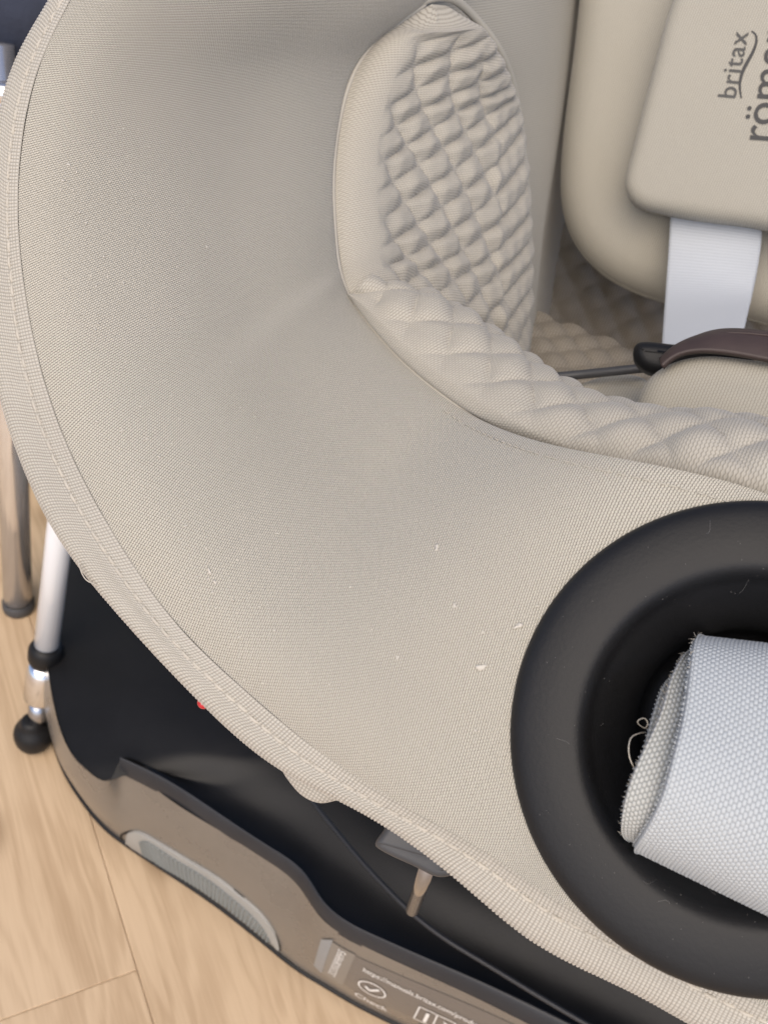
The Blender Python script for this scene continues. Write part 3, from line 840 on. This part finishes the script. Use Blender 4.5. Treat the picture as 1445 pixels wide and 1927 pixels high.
# light grey grille set into the panel
NPn = np.cross(Z(500, 1785, .01) - Z(260, 1600, .01), Z(380, 1545, ZT) - Z(390, 1690, .01)); NPn /= np.linalg.norm(NPn)
if np.dot(NPn, ray(390, 1620)) > 0: NPn = -NPn
PV0 = Z(390, 1690, .010)
def on_p(u, v, off=0): return PL(u, v, PV0 + NPn * off, NPn)
vu = [(243, 1578), (247, 1562), (262, 1558), (285, 1568), (322, 1592), (365, 1622), (410, 1653), (450, 1686), (485, 1717), (508, 1746), (520, 1772), (524, 1788)]
vl = [(244, 1584), (252, 1596), (266, 1606), (290, 1621), (325, 1645), (365, 1672), (404, 1699), (440, 1727), (470, 1751), (492, 1769), (510, 1784), (520, 1793)]
Gv, _, wv_ = loft([[on_p(*q, off=.0030) for q in vu], [on_p(*q, off=.0030) for q in vl]], 120, 16)
Gv = np.array(project_to(panel_bvh, Gv.reshape(-1, 3), NPn, .0012)).reshape(Gv.shape)
vent = grid_obj("grille_frame", Gv + NPn * (.0012 * np.sin(PI * wv_))[None, :, None], M_VENT, base)
sm = vent.modifiers.new("thickness", 'SOLIDIFY'); sm.thickness = .005; sm.offset = -1
gu = [(268, 1578), (280, 1577), (322, 1605), (365, 1635), (408, 1667), (446, 1699), (478, 1729), (498, 1755), (507, 1774)]
gl = [(272, 1606), (291, 1618), (325, 1642), (365, 1670), (403, 1696), (439, 1724), (468, 1747), (490, 1765), (506, 1779)]
Gg, _, wg = loft([[on_p(*q, off=.0042) for q in gu], [on_p(*q, off=.0042) for q in gl]], 400, 60)
Gg = np.array(project_to(panel_bvh, Gg.reshape(-1, 3), NPn, .0036)).reshape(Gg.shape)
uvg = arc_uv(Gg, 30)
cell = (np.abs(np.sin(PI * uvg[..., 0] / .0030)) ** .5) * (np.abs(np.sin(PI * uvg[..., 1] / .0022)) ** .5)
grid_obj("grille", Gg + NPn * (-.0019 * (1 - cell))[..., None], M_VENT_D, base, uvg)
tube("grille_groove", np.array(project_to(panel_bvh, curve_pts([on_p(*q) for q in [(244, 1586), (238, 1570), (248, 1556), (268, 1554), (322, 1585), (412, 1646), (488, 1710), (516, 1746), (528, 1786)]], 100), NPn, .0002)), .0008, M_BLACK, base, ns=8)

# label on the panel
pA, pB_, pC_ = Z(640, 1758, ZT), Z(900, 1882, ZT), Z(660, 1878, .012)
NL = np.cross(pB_ - pA, pC_ - pA); NL /= np.linalg.norm(NL)
if np.dot(NL, ray(700, 1840)) > 0: NL = -NL
def on_l(u, v): return PL(u, v, pA, NL)
def quad(name, pts, mat, off, parent):
    n = 14; a, b, c, d = [np.array(on_l(*q)) for q in pts]
    V = [(a * (1 - s) + b * s) * (1 - t) + (d * (1 - s) + c * s) * t for s in np.linspace(0, 1, n) for t in np.linspace(0, 1, n)]
    return link(name, mesh_of(name, project_to(panel_bvh, V, NL, off), grid_faces(n, n, True)), mat, parent)
label = quad("label", [(618, 1768), (1080, 1975), (1040, 2020), (590, 1818)], M_LABEL, .0003, base)
quad("label_code", [(618, 1766), (672, 1790), (648, 1848), (598, 1826)], M_LABEL2, .0005, label)
quad("label_tab", [(604, 1768), (628, 1766), (606, 1830), (590, 1818)], M_LABEL3, .0007, label)
def label_text(body, a, b, bold=0.0, mat=M_PRINT, stretch=1.0):
    V, F = text_shape(body, 1.0, bold)
    o, q = on_l(*a), on_l(*b); ex, ey, L = frame(o, q, NL)
    V = V - np.array([V[:, 0].min(), 0]); k = L / V[:, 0].max(); V = V * k; V[:, 1] *= stretch
    return lay("label_lettering", V, F, o, ex, ey, panel_bvh, NL, mat, label, .0009)
label_text("https://manuals.britax.com/product/", (688, 1815), (916, 1928), .002, stretch=1.25)
label_text("Check", (671, 1862), (732, 1893), .004, stretch=1.2)
label_text("Read", (786, 1926), (846, 1958), .004, stretch=1.2)
label_text("20200089895", (634, 1830), (655, 1786), .0, stretch=1.0)
def label_line(name, pts, wdt, closed=False, n=60):
    p = [on_l(*q) for q in pts]
    p = np.array(p + [p[0]]) if closed else np.array(p)
    if len(p) > 2 and closed is None: pass
    t = np.gradient(p, axis=0); t /= np.linalg.norm(t, axis=1, keepdims=True); q = np.cross(NL, t)
    V = np.vstack([p + q * wdt, p - q * wdt]); m_ = len(p)
    return link(name, mesh_of(name, project_to(panel_bvh, V, NL, .0009), [[i, i + 1, m_ + i + 1, m_ + i] for i in range(m_ - 1)], smooth=False), M_PRINT, label)
oc = on_l(706, 1847); exl, eyl, _ = frame(on_l(680, 1835), on_l(735, 1861), NL)
ra = np.linalg.norm(on_l(731, 1858) - oc); 
circ = [oc + exl * ra * math.cos(q) + eyl * ra * .92 * math.sin(q) for q in np.linspace(0, 2 * PI, 49)]
def strip3(name, p, wdt):
    p = np.array(p); t = np.gradient(p, axis=0); t /= np.linalg.norm(t, axis=1, keepdims=True); q = np.cross(NL, t)
    V = np.vstack([p + q * wdt, p - q * wdt]); m_ = len(p)
    return link(name, mesh_of(name, project_to(panel_bvh, V, NL, .0009), [[i, i + 1, m_ + i + 1, m_ + i] for i in range(m_ - 1)], smooth=False), M_PRINT, label)
strip3("check_circle", circ, .00045)
strip3("check_mark", curve_pts([oc - exl * ra * .5 + eyl * ra * .05, oc - exl * ra * .12 - eyl * ra * .35], 6), .0009)
strip3("check_mark", curve_pts([oc - exl * ra * .14 - eyl * ra * .34, oc + exl * ra * .5 + eyl * ra * .42], 8), .0009)
def seg(a, b, n=8): return [np.array(on_l(*a)) * (1 - t) + np.array(on_l(*b)) * t for t in np.linspace(0, 1, n)]
bk = [(795, 1880), (862, 1912), (852, 1934), (784, 1902)]
for i in range(4): strip3("book_icon", seg(bk[i], bk[(i + 1) % 4]), .0004)
strip3("book_icon", seg((828, 1896), (818, 1918)), .0004)
strip3("book_icon", seg((811, 1893), (803, 1909)), .0010)
strip3("book_icon", seg((840, 1908), (854, 1924)), .0005)
strip3("book_icon", seg((836, 1914), (846, 1912)), .0004)

# bracket and steel rod under the front edge, red indicator
slab("recline_handle", [P(*q) for q in [(733, 1530, .292), (722, 1560, .292), (706, 1592, .292), (716, 1600, .292), (790, 1636, .292), (830, 1651, .292), (858, 1646, .292), (960, 1700, .292), (1100, 1760, .292), (1000, 1640, .292), (850, 1560, .292)]],
     -ray(850, 1610) / np.linalg.norm(ray(850, 1610)), .012, .002, M_BRACKET, seat, nb=140, inner=4)
tube("steel_rod", [P(806, 1625, .345), P(792, 1668, .372), P(776, 1712, .412)], .0026, M_STEEL, seat, ns=16)
lathe("red_indicator", P(384, 1322, .320), -ray(380, 1325), smooth_profile([(.0019, -.002), (.0019, 0), (.0015, .0008), (0.0001, .0011)], 12), M_RED, seat, ns=20)

# ------------------------------------------------------------------ things behind: chair, box, pole
chair_c = np.array([-.40, .80, -CAM_H])
chair = empty("dining_chair", chair_c, "chair with navy blue padded seat and chrome legs at the upper left", "chair")
zc = .44 - CAM_H
pts = [(-.66, .570), (-.30, .585), (-.19, .60), (-.15, .66), (-.15, .92), (-.19, 1.0), (-.62, 1.0), (-.66, .95)]
slab("seat_cushion", [np.array([x, y - .012, zc]) for x, y in pts], UP, .062, .02, M_NAVY, chair, dome=.01, nb=160)
tube("seat_rail", curve_pts([np.array([-.66, .566, zc - .078]), np.array([-.40, .570, zc - .078]), np.array([-.20, .585, zc - .078]), np.array([-.165, .65, zc - .078]), np.array([-.16, .95, zc - .078])], 60), .007, M_CHROME, chair, ns=16)
lf = Z(36, 1140, .002)
for (bx_, by_, tx_, ty_) in [(lf[0], lf[1], lf[0] - .012, lf[1] + .07), (lf[0] - .36, lf[1], lf[0] - .35, lf[1] + .07), (lf[0] + .02, lf[1] + .45, -.19, .92), (lf[0] - .36, lf[1] + .45, -.60, .92)]:
    leg = tube("leg", [np.array([bx_, by_, .008 - CAM_H]), np.array([(bx_ + tx_) / 2, (by_ + ty_) / 2, .19 - CAM_H]), np.array([tx_, ty_, zc - .055])], .0104, M_LEG, chair, ns=20)
    lathe("foot_shade_cap", np.array([bx_, by_, -CAM_H]), UP, [(.0001, .0), (.0112, .0), (.0117, .003), (.0114, .008), (.0104, .009)], M_BRACKET, leg, ns=20)  # added dark grey cap, standing in for the shadow at the leg's foot

box = empty("storage_box", np.array([-.42, .80, -CAM_H]), "pale blue storage box standing on the floor behind the chair leg", "box")
def rbox(name, x0, x1, y0, y1, z0, z1, mat, parent, bev=.008):
    bm = bmesh.new(); bmesh.ops.create_cube(bm, size=1.0)
    for v in bm.verts: v.co = Vector(((x0 + x1) / 2 + v.co.x * (x1 - x0), (y0 + y1) / 2 + v.co.y * (y1 - y0), (z0 + z1) / 2 + v.co.z * (z1 - z0)))
    bmesh.ops.bevel(bm, geom=list(bm.edges), offset=bev, segments=3, affect='EDGES')
    me = bpy.data.meshes.new(name); bm.to_mesh(me); bm.free()
    me.polygons.foreach_set("use_smooth", np.ones(len(me.polygons), dtype=bool))
    return link(name, me, mat, parent)
rbox("bin", -.62, -.19, .625, .93, .002, .27, M_PALE, box)
rbox("lid", -.63, -.18, .615, .94, .272, .30, M_PALE, box)

pb = Z(66, 1402, 0)
pole = empty("support_pole", np.array([pb[0], pb[1], -CAM_H]), "white and chrome pole with black ball foot leaning against the seat's side", "pole")
pt = lambda t: pb + np.array([.030, .035, .30]) * t
tube("pole_tube", [pt(.30), pt(.6), pt(1.0), pt(1.42), pt(1.435), pt(1.44)], [.0075, .0075, .0075, .0075, .006, .003], M_POLE, pole, ns=20)
tube("pole_collar", [pt(.262), pt(.275), pt(.30), pt(.315)], [.009, .0105, .0105, .0085], M_BLACK, pole, ns=20)
tube("pole_joint", [pt(.15), pt(.16), pt(.23), pt(.262)], [.0085, .0105, .0105, .0085], M_CHROME, pole, ns=20)
tube("pole_shank", [pt(.06), pt(.15)], .0065, M_STEEL, pole, ns=16)
lathe("ball_foot", pb + UP * .0005, UP, smooth_profile([(.0001, 0), (.006, 0), (.0105, .004), (.0125, .011), (.0115, .018), (.008, .0235), (.0066, .027), (.0001, .028)], 30), M_RING, pole, ns=32)
